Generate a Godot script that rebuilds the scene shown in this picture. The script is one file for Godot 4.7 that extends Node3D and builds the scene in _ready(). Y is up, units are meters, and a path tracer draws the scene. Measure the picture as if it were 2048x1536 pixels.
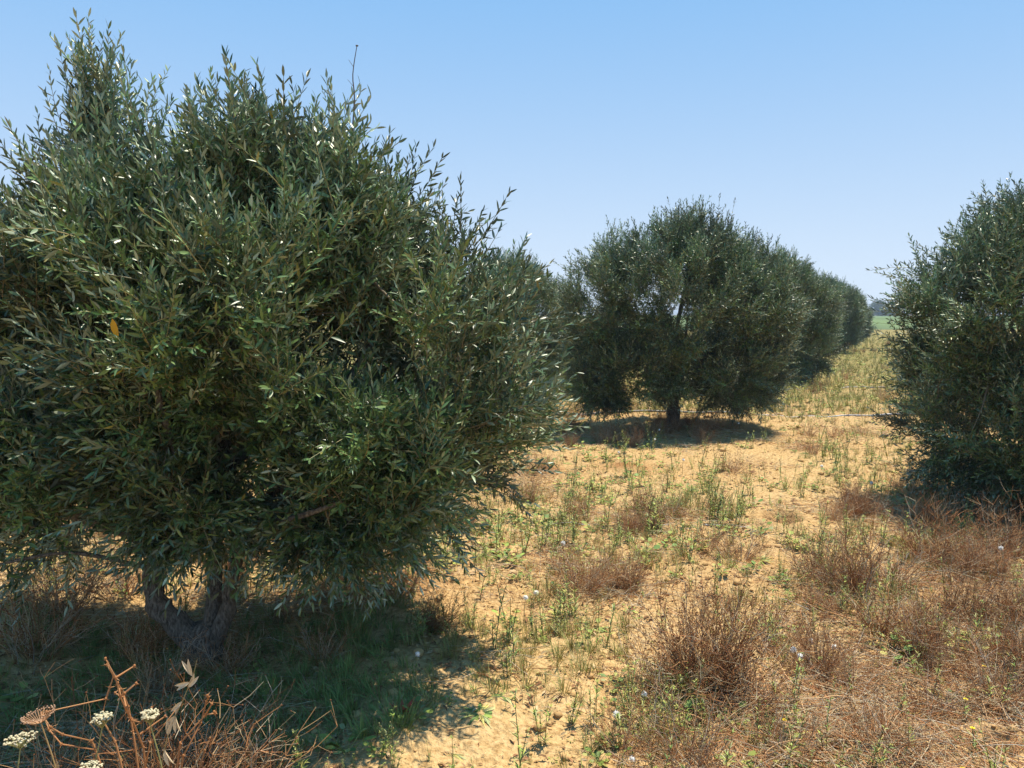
extends Node3D
# An olive grove on sandy soil. "d" below is metres ahead of the camera (world z = -d).

const SUN_DIR := Vector3(0.27, 1.0, -0.19)      # towards the sun: high, a little right and ahead
var rng := RandomNumberGenerator.new()
var n_big := FastNoiseLite.new()
var n_mid := FastNoiseLite.new()
var n_fine := FastNoiseLite.new()
var n_patch := FastNoiseLite.new()
var n_clump := FastNoiseLite.new()
var M := {}

# ------------------------------------------------------------------ mesh building
class Geo:
	var v := PackedVector3Array()
	var n := PackedVector3Array()
	var c := PackedColorArray()
	var idx := PackedInt32Array()

	func vert(p: Vector3, nn: Vector3, col: Color) -> int:
		v.append(p); n.append(nn); c.append(col)
		return v.size() - 1

	func tri(a: int, b: int, d: int) -> void:
		var fn := (v[d] - v[a]).cross(v[b] - v[a])
		if fn.dot(n[a] + n[b] + n[d]) < 0.0:
			idx.append(a); idx.append(d); idx.append(b)
		else:
			idx.append(a); idx.append(b); idx.append(d)

	func tube(pts: PackedVector3Array, rad: PackedFloat32Array, sides: int, col: Color, col_end := Color(-1, 0, 0), lump := 0.0) -> void:
		var ce := col if col_end.r < 0 else col_end
		var last := pts.size() - 1
		var side := Vector3.ZERO
		var prev := -1
		for i in pts.size():
			var t := (pts[min(i + 1, last)] - pts[max(i - 1, 0)]).normalized()
			if side == Vector3.ZERO:
				side = t.cross(Vector3(0.31, 0.2, 0.93)).normalized()
			side = (side - t * side.dot(t)).normalized()
			var other := t.cross(side)
			var start := v.size()
			var cc := col.lerp(ce, float(i) / max(last, 1))
			for k in sides:
				var a := TAU * k / sides
				var nn := side * cos(a) + other * sin(a)
				var r := rad[i]
				if lump > 0.0:
					r *= 1.0 + lump * sin(a * 2.0 + i * 1.7) + lump * 0.8 * sin(a * 3.0 - i * 2.3)
				vert(pts[i] + nn * r, nn, cc)
			if prev >= 0:
				for k in sides:
					var k2 := (k + 1) % sides
					tri(prev + k, prev + k2, start + k)
					tri(prev + k2, start + k2, start + k)
			prev = start
		# close the far end
		var e := vert(pts[last] + (pts[last] - pts[last - 1]).normalized() * rad[last] * 0.5, (pts[last] - pts[last - 1]).normalized(), ce)
		for k in sides:
			tri(prev + k, prev + (k + 1) % sides, e)

	# a lance-shaped leaf of two skins, dark above and pale below
	func leaf(base: Vector3, dir: Vector3, up: Vector3, length: float, width: float, top: Color, under: Color, bend: float, fold: float, rows := 3) -> void:
		var side := dir.cross(up).normalized()
		var nrm := side.cross(dir).normalized()
		for skin in 2:
			var sgn := 1.0 if skin == 0 else -1.0
			var col := top if skin == 0 else under
			var off := nrm * (0.0002 * sgn)
			var last_row: Array = []
			for r in rows + 2:
				var t := float(r) / (rows + 1)
				var p := base + dir * (length * t) - nrm * (bend * length * t * t) + off
				var tang := (dir - nrm * (2.0 * bend * t)).normalized()
				var nn := side.cross(tang).normalized() * sgn
				if r == 0 or r == rows + 1:
					var one := vert(p, nn, col)
					if r == 0:
						last_row = [one, one, one]
					else:
						tri(last_row[0], last_row[1], one)
						tri(last_row[1], last_row[2], one)
				else:
					var w := width * 0.5 * pow(sin(PI * pow(t, 0.88)), 0.8)
					var lift := nrm * (fold * w)
					var a := vert(p - side * w + lift, (nn + side * (fold * 0.8 * sgn)).normalized(), col)
					var m := vert(p, nn, col)
					var b := vert(p + side * w + lift, (nn - side * (fold * 0.8 * sgn)).normalized(), col)
					if r == 1:
						tri(last_row[0], a, m); tri(last_row[0], m, b)
					else:
						tri(last_row[0], a, m); tri(last_row[0], m, last_row[1])
						tri(last_row[1], m, b); tri(last_row[1], b, last_row[2])
					last_row = [a, m, b]

	# a single-skin grass blade or narrow leaf
	func blade(base: Vector3, dir: Vector3, side: Vector3, length: float, width: float, droop: float, col: Color, tip: Color, rows := 3) -> void:
		var prev_a := -1
		var prev_b := -1
		var p := base
		var dd := dir
		for r in rows + 1:
			var t := float(r) / rows
			var nn := side.cross(dd).normalized()
			var cc := col.lerp(tip, t)
			var w := width * 0.5 * (1.0 - pow(t, 1.8)) * (0.7 + 0.6 * sin(PI * min(t * 1.3, 1.0)))
			if r == rows:
				var e := vert(p, nn, cc)
				tri(prev_a, prev_b, e)
			else:
				var a := vert(p - side * w, nn, cc)
				var b := vert(p + side * w, nn, cc)
				if prev_a >= 0:
					tri(prev_a, prev_b, a); tri(prev_b, b, a)
				prev_a = a; prev_b = b
			p += dd * (length / rows)
			dd = (dd + Vector3(0, -droop, 0)).normalized()

	# a broad oval leaf of one skin, cupped
	func oval(base: Vector3, dir: Vector3, up: Vector3, length: float, width: float, col: Color, cup: float, teeth := 0.0) -> void:
		var side := dir.cross(up).normalized()
		var nrm := side.cross(dir).normalized()
		var mid := vert(base + dir * length * 0.5 - nrm * cup * width, nrm, col)
		var ring: Array = []
		for k in 12:
			var a := TAU * k / 12.0
			var rr := 1.0 - (teeth if k % 2 == 1 else 0.0)
			var q := base + dir * (length * (0.5 - 0.5 * cos(a) * rr)) + side * (width * 0.5 * sin(a) * rr) + nrm * (cup * width * 0.3 * absf(sin(a)))
			ring.append(vert(q, (nrm - side * sin(a) * cup).normalized(), col * (0.9 + 0.2 * ((k * 7) % 5) / 5.0)))
		for k in 12:
			tri(mid, ring[k], ring[(k + 1) % 12])

	func ball(at: Vector3, r: Vector3, col: Color, segs := 6, rings := 4, jit := 0.0, seed_ := 1) -> void:
		var rows: Array = []
		for i in rings + 1:
			var row: Array = []
			var b := PI * i / rings
			for k in segs:
				var a := TAU * k / segs
				var u := Vector3(sin(b) * cos(a), cos(b), sin(b) * sin(a))
				var h := 1.0
				if jit > 0.0 and i > 0 and i < rings:
					h += jit * (float((i * 73 + k * 151 + seed_ * 97) % 101) / 50.0 - 1.0)
				row.append(vert(at + u * r * h, (u / r).normalized(), col))
			rows.append(row)
		for i in rings:
			for k in segs:
				var k2 := (k + 1) % segs
				if i > 0:
					tri(rows[i][k], rows[i][k2], rows[i + 1][k])
				if i < rings - 1:
					tri(rows[i][k2], rows[i + 1][k2], rows[i + 1][k])

	func mesh(mat: Material) -> ArrayMesh:
		var a := []
		a.resize(Mesh.ARRAY_MAX)
		a[Mesh.ARRAY_VERTEX] = v
		a[Mesh.ARRAY_NORMAL] = n
		a[Mesh.ARRAY_COLOR] = c
		a[Mesh.ARRAY_INDEX] = idx
		var m := ArrayMesh.new()
		m.add_surface_from_arrays(Mesh.PRIMITIVE_TRIANGLES, a)
		m.surface_set_material(0, mat)
		return m

# ------------------------------------------------------------------ small helpers
func rnd(a: float, b: float) -> float:
	return rng.randf_range(a, b)

func rdir() -> Vector3:
	var y := rnd(-1, 1)
	var a := rnd(0, TAU)
	var s := sqrt(1.0 - y * y)
	return Vector3(s * cos(a), y, s * sin(a))

func mixc(a: Color, b: Color, t: float) -> Color:
	return a.lerp(b, t)

func vary(col: Color, amount: float) -> Color:
	var k := 1.0 + rnd(-amount, amount)
	return Color(col.r * k * (1.0 + rnd(-0.06, 0.06)), col.g * k, col.b * k)

func tag(o: Node, label := "", category := "", group := "", kind := "") -> Node:
	if label: o.set_meta("label", label)
	if category: o.set_meta("category", category)
	if group: o.set_meta("group", group)
	if kind: o.set_meta("kind", kind)
	return o

var used := {}
func numbered(called: String) -> String:
	if not used.has(called):
		used[called] = 0
		return called
	used[called] += 1
	return "%s_%03d" % [called, used[called]]

func base(called: String, at: Vector3, turn := 0.0) -> Node3D:
	var o := Node3D.new()
	o.name = numbered(called)
	add_child(o, true)
	o.position = at
	o.rotation.y = turn
	return o

func part(called: String, m: Mesh, parent: Node, at := Transform3D()) -> MeshInstance3D:
	var o := MeshInstance3D.new()
	var k := 0
	var nm := called
	while parent.has_node(nm):
		k += 1
		nm = "%s_%03d" % [called, k]
	o.name = nm
	o.mesh = m
	o.transform = at
	parent.add_child(o, true)
	return o

func numbered_part(called: String, k: int, m: Mesh, parent: Node, at := Transform3D()) -> MeshInstance3D:
	var o := MeshInstance3D.new()
	o.name = called if k == 0 else "%s_%03d" % [called, k]
	o.mesh = m
	o.transform = at
	parent.add_child(o, true)
	return o

func whole(called: String, m: Mesh) -> MeshInstance3D:
	var o := MeshInstance3D.new()
	o.name = numbered(called)
	o.mesh = m
	add_child(o, true)
	return o

func scatter(called: String, m: Mesh, places: Array, tints: Array, parent: Node) -> MultiMeshInstance3D:
	var mm := MultiMesh.new()
	mm.transform_format = MultiMesh.TRANSFORM_3D
	mm.use_colors = true
	mm.mesh = m
	mm.instance_count = places.size()
	for i in places.size():
		mm.set_instance_transform(i, places[i])
		mm.set_instance_color(i, tints[i])
	var o := MultiMeshInstance3D.new()
	o.multimesh = mm
	var k := 0
	var nm := called
	while parent.has_node(nm):
		k += 1
		nm = "%s_%03d" % [called, k]
	o.name = nm
	parent.add_child(o, true)
	return o

func upright(p: Vector3, turn: float, size: float, lean := 0.0, lean_turn := 0.0) -> Transform3D:
	var b := Basis(Vector3(cos(lean_turn), 0, sin(lean_turn)), lean) * Basis(Vector3.UP, turn)
	return Transform3D(b.scaled(Vector3.ONE * size), p)

func along(p: Vector3, y: Vector3, spin: float, size: float) -> Transform3D:
	var x := y.cross(Vector3(0.37, 0.11, 0.92)).normalized()
	var z := x.cross(y).normalized()
	var b := Basis(x, y, z).rotated(y, spin)
	return Transform3D(b.scaled(Vector3.ONE * size), p)

# ------------------------------------------------------------------ terrain
var pits := [[2.08, 5.81, 0.13, 0.12, 0.06], [1.80, 2.76, 0.085, 0.09, 0.03], [-0.75, 4.35, 0.32, -0.13, 0.0], [2.75, 10.35, 0.55, -0.10, 0.0], [0.85, 3.05, 0.10, 0.02, 0.02], [0.35, 7.6, 0.2, -0.04, 0.0], [1.2, 7.9, 0.25, -0.04, 0.0]]

func height(x: float, d: float) -> float:
	var fade := clampf(1.0 - (d - 40.0) / 60.0, 0.0, 1.0)
	var near := clampf(1.0 - (d - 8.0) / 10.0, 0.0, 1.0)
	var h := n_big.get_noise_2d(x, d) * 0.07 * fade
	h += n_mid.get_noise_2d(x, d) * 0.030 * fade
	if near > 0.0:
		h += n_fine.get_noise_2d(x, d) * 0.015 * near
	for q in pits:
		var r2 = Vector2(x - q[0], d - q[1]).length() / q[2]
		if r2 < 2.5:
			h -= q[3] * exp(-r2 * r2 * 1.2)
			h += q[4] * exp(-pow(r2 - 1.35, 2.0) * 5.0)
	return h

func g(x: float, d: float, up := 0.0) -> Vector3:
	return Vector3(x, height(x, d) + up, -d)

func axis_steps(lo: float, hi: float, mid: float, fine: float, grow: float, flat: float) -> PackedFloat32Array:
	var right := PackedFloat32Array()
	var left := PackedFloat32Array()
	var p := mid
	while p < hi:
		right.append(p)
		p += fine * (1.0 + grow * max(0.0, absf(p - mid) - flat))
	right.append(hi)
	p = mid
	while p > lo:
		p -= fine * (1.0 + grow * max(0.0, absf(p - mid) - flat))
		left.append(max(p, lo))
	left.reverse()
	left.append_array(right)
	return left

func build_ground() -> void:
	var xs := axis_steps(-1300, 1300, 0.6, 0.024, 1.1, 2.2)
	var ds := axis_steps(-40, 1500, 3.6, 0.024, 0.75, 1.6)
	var v := PackedVector3Array()
	var c := PackedColorArray()
	var idx := PackedInt32Array()
	var pale := Color(0.575, 0.40, 0.188)
	var red := Color(0.48, 0.29, 0.120)
	var grey := Color(0.49, 0.365, 0.22)
	for d in ds:
		for x in xs:
			v.append(Vector3(x, height(x, d), -d))
			var t := clampf(0.5 + 0.9 * n_patch.get_noise_2d(x * 0.6, d * 0.6), 0.0, 1.0)
			var s := clampf(0.5 + 0.9 * n_mid.get_noise_2d(x * 1.9 + 50.0, d * 1.9), 0.0, 1.0)
			var col := pale.lerp(red, t * 0.55).lerp(grey, s * 0.3)
			for q in pits:
				var r2 = Vector2(x - q[0], d - q[1]).length() / q[2]
				if r2 < 2.0:
					col = col.lerp(Color(0.30, 0.135, 0.05), exp(-r2 * r2 * 0.9) * 0.8)
			if d > 11.5:      # weedy, greener soil cover further off
				col = col.lerp(Color(0.27, 0.25, 0.10), clampf((d - 11.5) / 14.0, 0.0, 0.8))
			c.append(col)
	var w := xs.size()
	for j in ds.size() - 1:
		for i in w - 1:
			var a := j * w + i
			idx.append_array(PackedInt32Array([a, a + w, a + 1, a + 1, a + w, a + w + 1]))
	# normals from the height differences
	var n := PackedVector3Array()
	n.resize(v.size())
	for j in ds.size():
		for i in w:
			var a := v[j * w + max(i - 1, 0)]
			var b := v[j * w + min(i + 1, w - 1)]
			var e := v[max(j - 1, 0) * w + i]
			var f := v[min(j + 1, ds.size() - 1) * w + i]
			n[j * w + i] = (b - a).cross(f - e).normalized()
	var arr := []
	arr.resize(Mesh.ARRAY_MAX)
	arr[Mesh.ARRAY_VERTEX] = v
	arr[Mesh.ARRAY_NORMAL] = n
	arr[Mesh.ARRAY_COLOR] = c
	arr[Mesh.ARRAY_INDEX] = idx
	var m := ArrayMesh.new()
	m.add_surface_from_arrays(Mesh.PRIMITIVE_TRIANGLES, arr)
	m.surface_set_material(0, M.sand)
	tag(whole("ground", m), "pale orange sandy soil of the olive grove with tufts and clods", "", "", "structure")
	print("ground ", v.size())

# ------------------------------------------------------------------ materials
func noise_tex(freq: float, octaves: int, seed_: int, ramp: Array, size := 1024, normal := false, bump := 4.0) -> NoiseTexture2D:
	var fn := FastNoiseLite.new()
	fn.noise_type = FastNoiseLite.TYPE_SIMPLEX_SMOOTH
	fn.frequency = freq
	fn.fractal_octaves = octaves
	fn.fractal_gain = 0.6
	fn.seed = seed_
	var t := NoiseTexture2D.new()
	t.width = size
	t.height = size
	t.seamless = true
	t.noise = fn
	t.as_normal_map = normal
	t.bump_strength = bump
	if ramp:
		var gr := Gradient.new()
		gr.offsets = PackedFloat32Array(ramp[0])
		gr.colors = PackedColorArray(ramp[1])
		t.color_ramp = gr
	return t

func plain(rough: float, spec := 0.5) -> StandardMaterial3D:
	var m := StandardMaterial3D.new()
	m.vertex_color_use_as_albedo = true
	m.roughness = rough
	m.metallic_specular = spec
	m.cull_mode = BaseMaterial3D.CULL_DISABLED
	return m

func make_materials() -> void:
	var s := plain(0.95, 0.15)
	s.albedo_texture = noise_tex(0.02, 6, 5, [[0.0, 0.3, 0.5, 0.7, 1.0], [Color(0.66, 0.60, 0.54), Color(0.84, 0.81, 0.77), Color(0.93, 0.92, 0.90), Color(1, 1, 1), Color(1, 1, 1)]])
	s.normal_enabled = true
	s.normal_texture = noise_tex(0.03, 6, 9, [], 1024, true, 9.0)
	s.normal_scale = 1.6
	s.uv1_triplanar = true
	s.uv1_world_triplanar = true
	s.uv1_scale = Vector3.ONE * 1.1
	M.sand = s
	var l := plain(0.42, 0.55)
	l.backlight = Color(0.22, 0.24, 0.10)
	M.leaf = l
	var b := plain(0.9, 0.2)
	b.albedo_texture = noise_tex(0.03, 5, 21, [[0.0, 0.35, 0.65, 1.0], [Color(0.30, 0.28, 0.26), Color(0.62, 0.60, 0.58), Color(0.90, 0.89, 0.87), Color(1, 1, 1)]], 512)
	b.normal_enabled = true
	b.normal_texture = noise_tex(0.03, 5, 22, [], 512, true, 14.0)
	b.uv1_triplanar = true
	b.uv1_scale = Vector3(5.0, 1.6, 5.0)
	M.bark = b
	M.stem = plain(0.75, 0.25)
	var w := plain(0.6, 0.3)
	w.backlight = Color(0.7, 0.75, 0.3)
	M.weed = w
	M.dry = plain(0.8, 0.2)
	var p := plain(0.9, 0.1)
	p.backlight = Color(0.6, 0.6, 0.6)
	M.fluff = p
	M.clod = plain(0.95, 0.1)
	var pipe := plain(0.42, 0.5)
	M.pipe = pipe

# ------------------------------------------------------------------ olive trees
var sprigs: Array = []          # meshes
var sprig_leaves: Array = []    # for each sprig: its leaves as transforms, for the ones built leaf by leaf
var sprig_twigs: Array = []
var leaf_meshes: Array = []
const TOP_A := Color(0.028, 0.068, 0.020)
const TOP_B := Color(0.135, 0.212, 0.064)
const UNDER := Color(0.260, 0.325, 0.225)

func leaf_colors() -> Array:
	var top := TOP_A.lerp(TOP_B, pow(rng.randf(), 1.4))
	var under := vary(UNDER, 0.2)
	if rng.randf() < 0.05:
		top = Color(0.16, 0.15, 0.035)
		under = Color(0.26, 0.25, 0.11)
	return [top, under]

func make_sprigs() -> void:
	for k in 5:
		var lg := Geo.new()
		var cc := leaf_colors()
		if k == 4: cc = [Color(0.10, 0.11, 0.035), Color(0.25, 0.25, 0.14)]
		lg.leaf(Vector3.ZERO, Vector3.UP, Vector3.BACK, 1.0, rnd(0.17, 0.22), cc[0], cc[1], rnd(0.02, 0.16), rnd(0.15, 0.4))
		leaf_meshes.append(lg.mesh(M.leaf))
	for k in 9:
		var s := Geo.new()
		var len := rnd(0.20, 0.30)
		var pts := PackedVector3Array()
		var rad := PackedFloat32Array()
		var bendx := rnd(-0.12, 0.12)
		var bendz := rnd(-0.12, 0.12)
		for i in 5:
			var t := i / 4.0
			pts.append(Vector3(bendx * t * t * len * 2.0, len * t, bendz * t * t * len * 2.0))
			rad.append(lerpf(0.0021, 0.0009, t))
		var tw := Geo.new()
		tw.tube(pts, rad, 4, Color(0.26, 0.20, 0.10), Color(0.22, 0.22, 0.10))
		s.tube(pts, rad, 4, Color(0.26, 0.20, 0.10), Color(0.22, 0.22, 0.10))
		var leaves := []
		var pairs := 9 + k % 4
		for i in pairs:
			var t := 0.08 + 0.92 * i / (pairs - 1.0)
			var at := pts[int(min(t * 4, 3.99))].lerp(pts[int(min(t * 4, 3.99)) + 1], fmod(min(t * 4, 3.99), 1.0))
			for side in 2:
				if rng.randf() < 0.08:
					continue
				var a := i * PI * 0.5 + side * PI + rnd(-0.35, 0.35)
				var open := lerpf(1.05, 0.42, t) + rnd(-0.25, 0.25)
				var out := Vector3(cos(a), 0, sin(a))
				var dir := (Vector3.UP * cos(open) + out * sin(open)).normalized()
				var up := (Vector3.UP * sin(open) - out * cos(open)).normalized()
				up = up.rotated(dir, rnd(-1.25, 1.25))
				var ln := rnd(0.042, 0.064) * lerpf(1.0, 0.72, t)
				var cc := leaf_colors()
				s.leaf(at, dir, up, ln, ln * rnd(0.18, 0.25), cc[0], cc[1], rnd(-0.02, 0.16), rnd(0.1, 0.4))
				var sd := dir.cross(up).normalized()
				leaves.append(Transform3D(Basis(sd * ln, dir * ln, sd.cross(dir).normalized() * -ln * -1.0), at))
		sprigs.append(s.mesh(M.leaf))
		sprig_leaves.append(leaves)
		sprig_twigs.append(tw.mesh(M.leaf))

func lobe_depth(p: Vector3, lobes: Array) -> Array:
	var best := 99.0
	var nrm := Vector3.UP
	for l in lobes:
		var q: Vector3 = (p - l[0]) / l[1]
		var k := q.length()
		if k < best:
			best = k
			nrm = (q / l[1]).normalized()
	return [best, nrm]

func nearest_on(limbs: Array, p: Vector3) -> Vector3:
	var best := 1e9
	var out := Vector3.ZERO
	for limb in limbs:
		var pts: Array = limb[0]
		for i in range(1, pts.size()):
			for s in 4:
				var q: Vector3 = pts[i - 1].lerp(pts[i], s / 4.0)
				var dd: float = q.distance_to(p) + max(0.0, q.y - p.y + 0.15) * 1.2
				if dd < best:
					best = dd
					out = q
	return out

func smooth_path(raw: Array, per := 5) -> PackedVector3Array:
	var out := PackedVector3Array()
	for i in raw.size() - 1:
		var p0: Vector3 = raw[max(i - 1, 0)]
		var p1: Vector3 = raw[i]
		var p2: Vector3 = raw[i + 1]
		var p3: Vector3 = raw[min(i + 2, raw.size() - 1)]
		for s in per:
			out.append(p1.cubic_interpolate(p2, p0, p3, s / float(per)))
	out.append(raw[-1])
	return out

# limbs: [points, start radius, end radius]; the first is the trunk
func make_tree(seed_: int, at: Vector3, lobes: Array, shoots: Array, limbs: Array, clusters: int, per: int, near_from := Vector3.ZERO, n_near := 0) -> Node3D:
	rng.seed = seed_
	var t := base("olive_tree", at)
	var bark_c := Color(0.27, 0.245, 0.21)
	for i in limbs.size():
		var pts := smooth_path(limbs[i][0])
		var rad := PackedFloat32Array()
		for k in pts.size():
			var u := float(k) / (pts.size() - 1)
			var r := lerpf(limbs[i][1], limbs[i][2], pow(u, 0.8))
			if i == 0:
				r *= 1.0 + 0.6 * exp(-u * 5.0)
			rad.append(r * rnd(0.90, 1.12))
		var gt := Geo.new()
		gt.tube(pts, rad, 16 if i == 0 else 12, bark_c, Color(-1, 0, 0), 0.09)
		if i == 0:
			part("trunk", gt.mesh(M.bark), t)
		else:
			part("limb", gt.mesh(M.bark), t)
	var woods := Geo.new()
	var places := []
	var tints := []
	for k in sprigs.size():
		places.append([]); tints.append([])
	var all := []
	var total := 0.0
	for l in lobes:
		total += l[1].x * l[1].y + l[1].y * l[1].z + l[1].x * l[1].z
	var centres := []
	for l in lobes:
		var share := int(round(clusters * (l[1].x * l[1].y + l[1].y * l[1].z + l[1].x * l[1].z) / total * l[2]))
		for k in share:
			for attempt in 12:
				var u := rdir()
				var p: Vector3 = l[0] + u * l[1] * lerpf(0.62, 0.98, sqrt(rng.randf()))
				var dep := lobe_depth(p, lobes)
				if dep[0] < 0.6 and rng.randf() < 0.85:
					continue
				if p.y < 0.14:
					continue
				if n_clump.get_noise_3d(p.x + seed_, p.y, p.z) < (-0.30 if n_near > 0 else -0.55) and attempt < 10:
					continue          # hollows between the boughs
				centres.append([p, dep[1], 1.0])
				break
	for s in shoots:
		for k in s[2]:
			centres.append([s[0] + Vector3(rnd(-0.08, 0.08) * s[1], k * 0.11 * s[1], rnd(-0.08, 0.08) * s[1]), Vector3(0, 1.4, 0), 0.45])
	# each shoot forks off the nearest wood that is already there, the inner ones first
	var nodes := PackedVector3Array()
	for limb in limbs:
		var lp := smooth_path(limb[0], 4)
		for i in range(1 if limb == limbs[0] else 2, lp.size()):
			if lp[i].y > 0.3: nodes.append(lp[i])
	for c in centres:
		c.append(c[0].distance_to(nearest_on(limbs, c[0])))
	centres.sort_custom(func(x, y): return x[3] < y[3])
	for c in centres:
		var p: Vector3 = c[0]
		var hang := clampf((1.15 - p.y) / 0.5, 0.0, 1.0)       # low shoots hang from boughs above them
		var aim := p + Vector3(0, 0.30 * hang, 0)
		var best := 1e9
		var from := p
		for q in nodes:
			var dd := q.distance_squared_to(aim)
			if dd < best and dd > 0.0036:
				best = dd
				from = q
		var mid := from.lerp(p, 0.55) + rdir() * 0.09 * from.distance_to(p) + Vector3(0, (hang * 0.25 - 0.04) * from.distance_to(p), 0)
		var path := smooth_path([from, mid, p], 4)
		nodes.append(path[3]); nodes.append(path[6]); nodes.append(p)
		var rad := PackedFloat32Array()
		var far := from.distance_to(p)
		for k in path.size():
			rad.append(lerpf(0.0034 + 0.010 * far, 0.0022, float(k) / (path.size() - 1)))
		woods.tube(path, rad, 5, Color(0.17, 0.14, 0.10), Color(0.22, 0.18, 0.10))
		var low := clampf((1.0 - p.y) / 0.8, 0.0, 1.0)
		var way: Vector3 = (c[1] * 0.75 + Vector3.UP * lerpf(0.75, 0.22, low) + rdir() * 0.25).normalized()
		var cnt := int(per * c[2])
		var tone := rnd(0.5, 1.45)
		for k in cnt:
			var dir := (way + rdir() * (0.75 if c[2] > 0.9 else 0.35)).normalized()
			var back := rnd(-0.30, 0.10)
			var q := p + way * back * 0.8 + rdir() * 0.07
			if k < 3:
				q = p
			var tint := tone * rnd(0.85, 1.18)
			var warm := rnd(-0.06, 0.08)
			if c[1].y > 0.25 and rng.randf() < 0.06:       # straight young shoots that stand up from the crown
				dir = (Vector3.UP + c[1] * 0.25 + rdir() * 0.22).normalized()
				q = p + dir * rnd(0.02, 0.17)
			all.append([along(q, dir, rnd(0, TAU), rnd(0.6, 1.2)), Color(tint * (1.0 + warm), tint, tint * (1.0 - warm * 0.5)), q])
	part("branches", woods.mesh(M.stem), t).set_meta("kind", "stuff")
	# the sprigs nearest to the viewer's side are built leaf by leaf
	if n_near > 0:
		var rel := near_from - at
		all.sort_custom(func(a, b): return a[2].distance_squared_to(rel) < b[2].distance_squared_to(rel))
		var k := 0
		var tw := 0
		while k < n_near and all.size() > 0:
			var a = all.pop_front()
			var pick := rng.randi() % sprigs.size()
			numbered_part("twig", tw, sprig_twigs[pick], t, a[0])
			tw += 1
			for lt in sprig_leaves[pick]:
				numbered_part("leaf", k, leaf_meshes[rng.randi() % 5], t, a[0] * lt)
				k += 1
	for a in all:
		var pick := rng.randi() % sprigs.size()
		places[pick].append(a[0])
		tints[pick].append(a[1])
	for k in sprigs.size():
		tag(scatter("foliage", sprigs[k], places[k], tints[k], t), "", "", "", "stuff")
	print("tree sprigs ", all.size())
	return t

func another_tree(src: Node3D, at: Vector3, turn: float, size: float, label: String, group := "") -> Node3D:
	var o: Node3D = src.duplicate()
	o.name = numbered("olive_tree")
	add_child(o, true)
	o.position = at
	o.rotation.y = turn
	o.scale = Vector3.ONE * size
	tag(o, label, "olive tree", group)
	return o

func V(x: float, y: float, z: float) -> Vector3:
	return Vector3(x, y, z)

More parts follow.
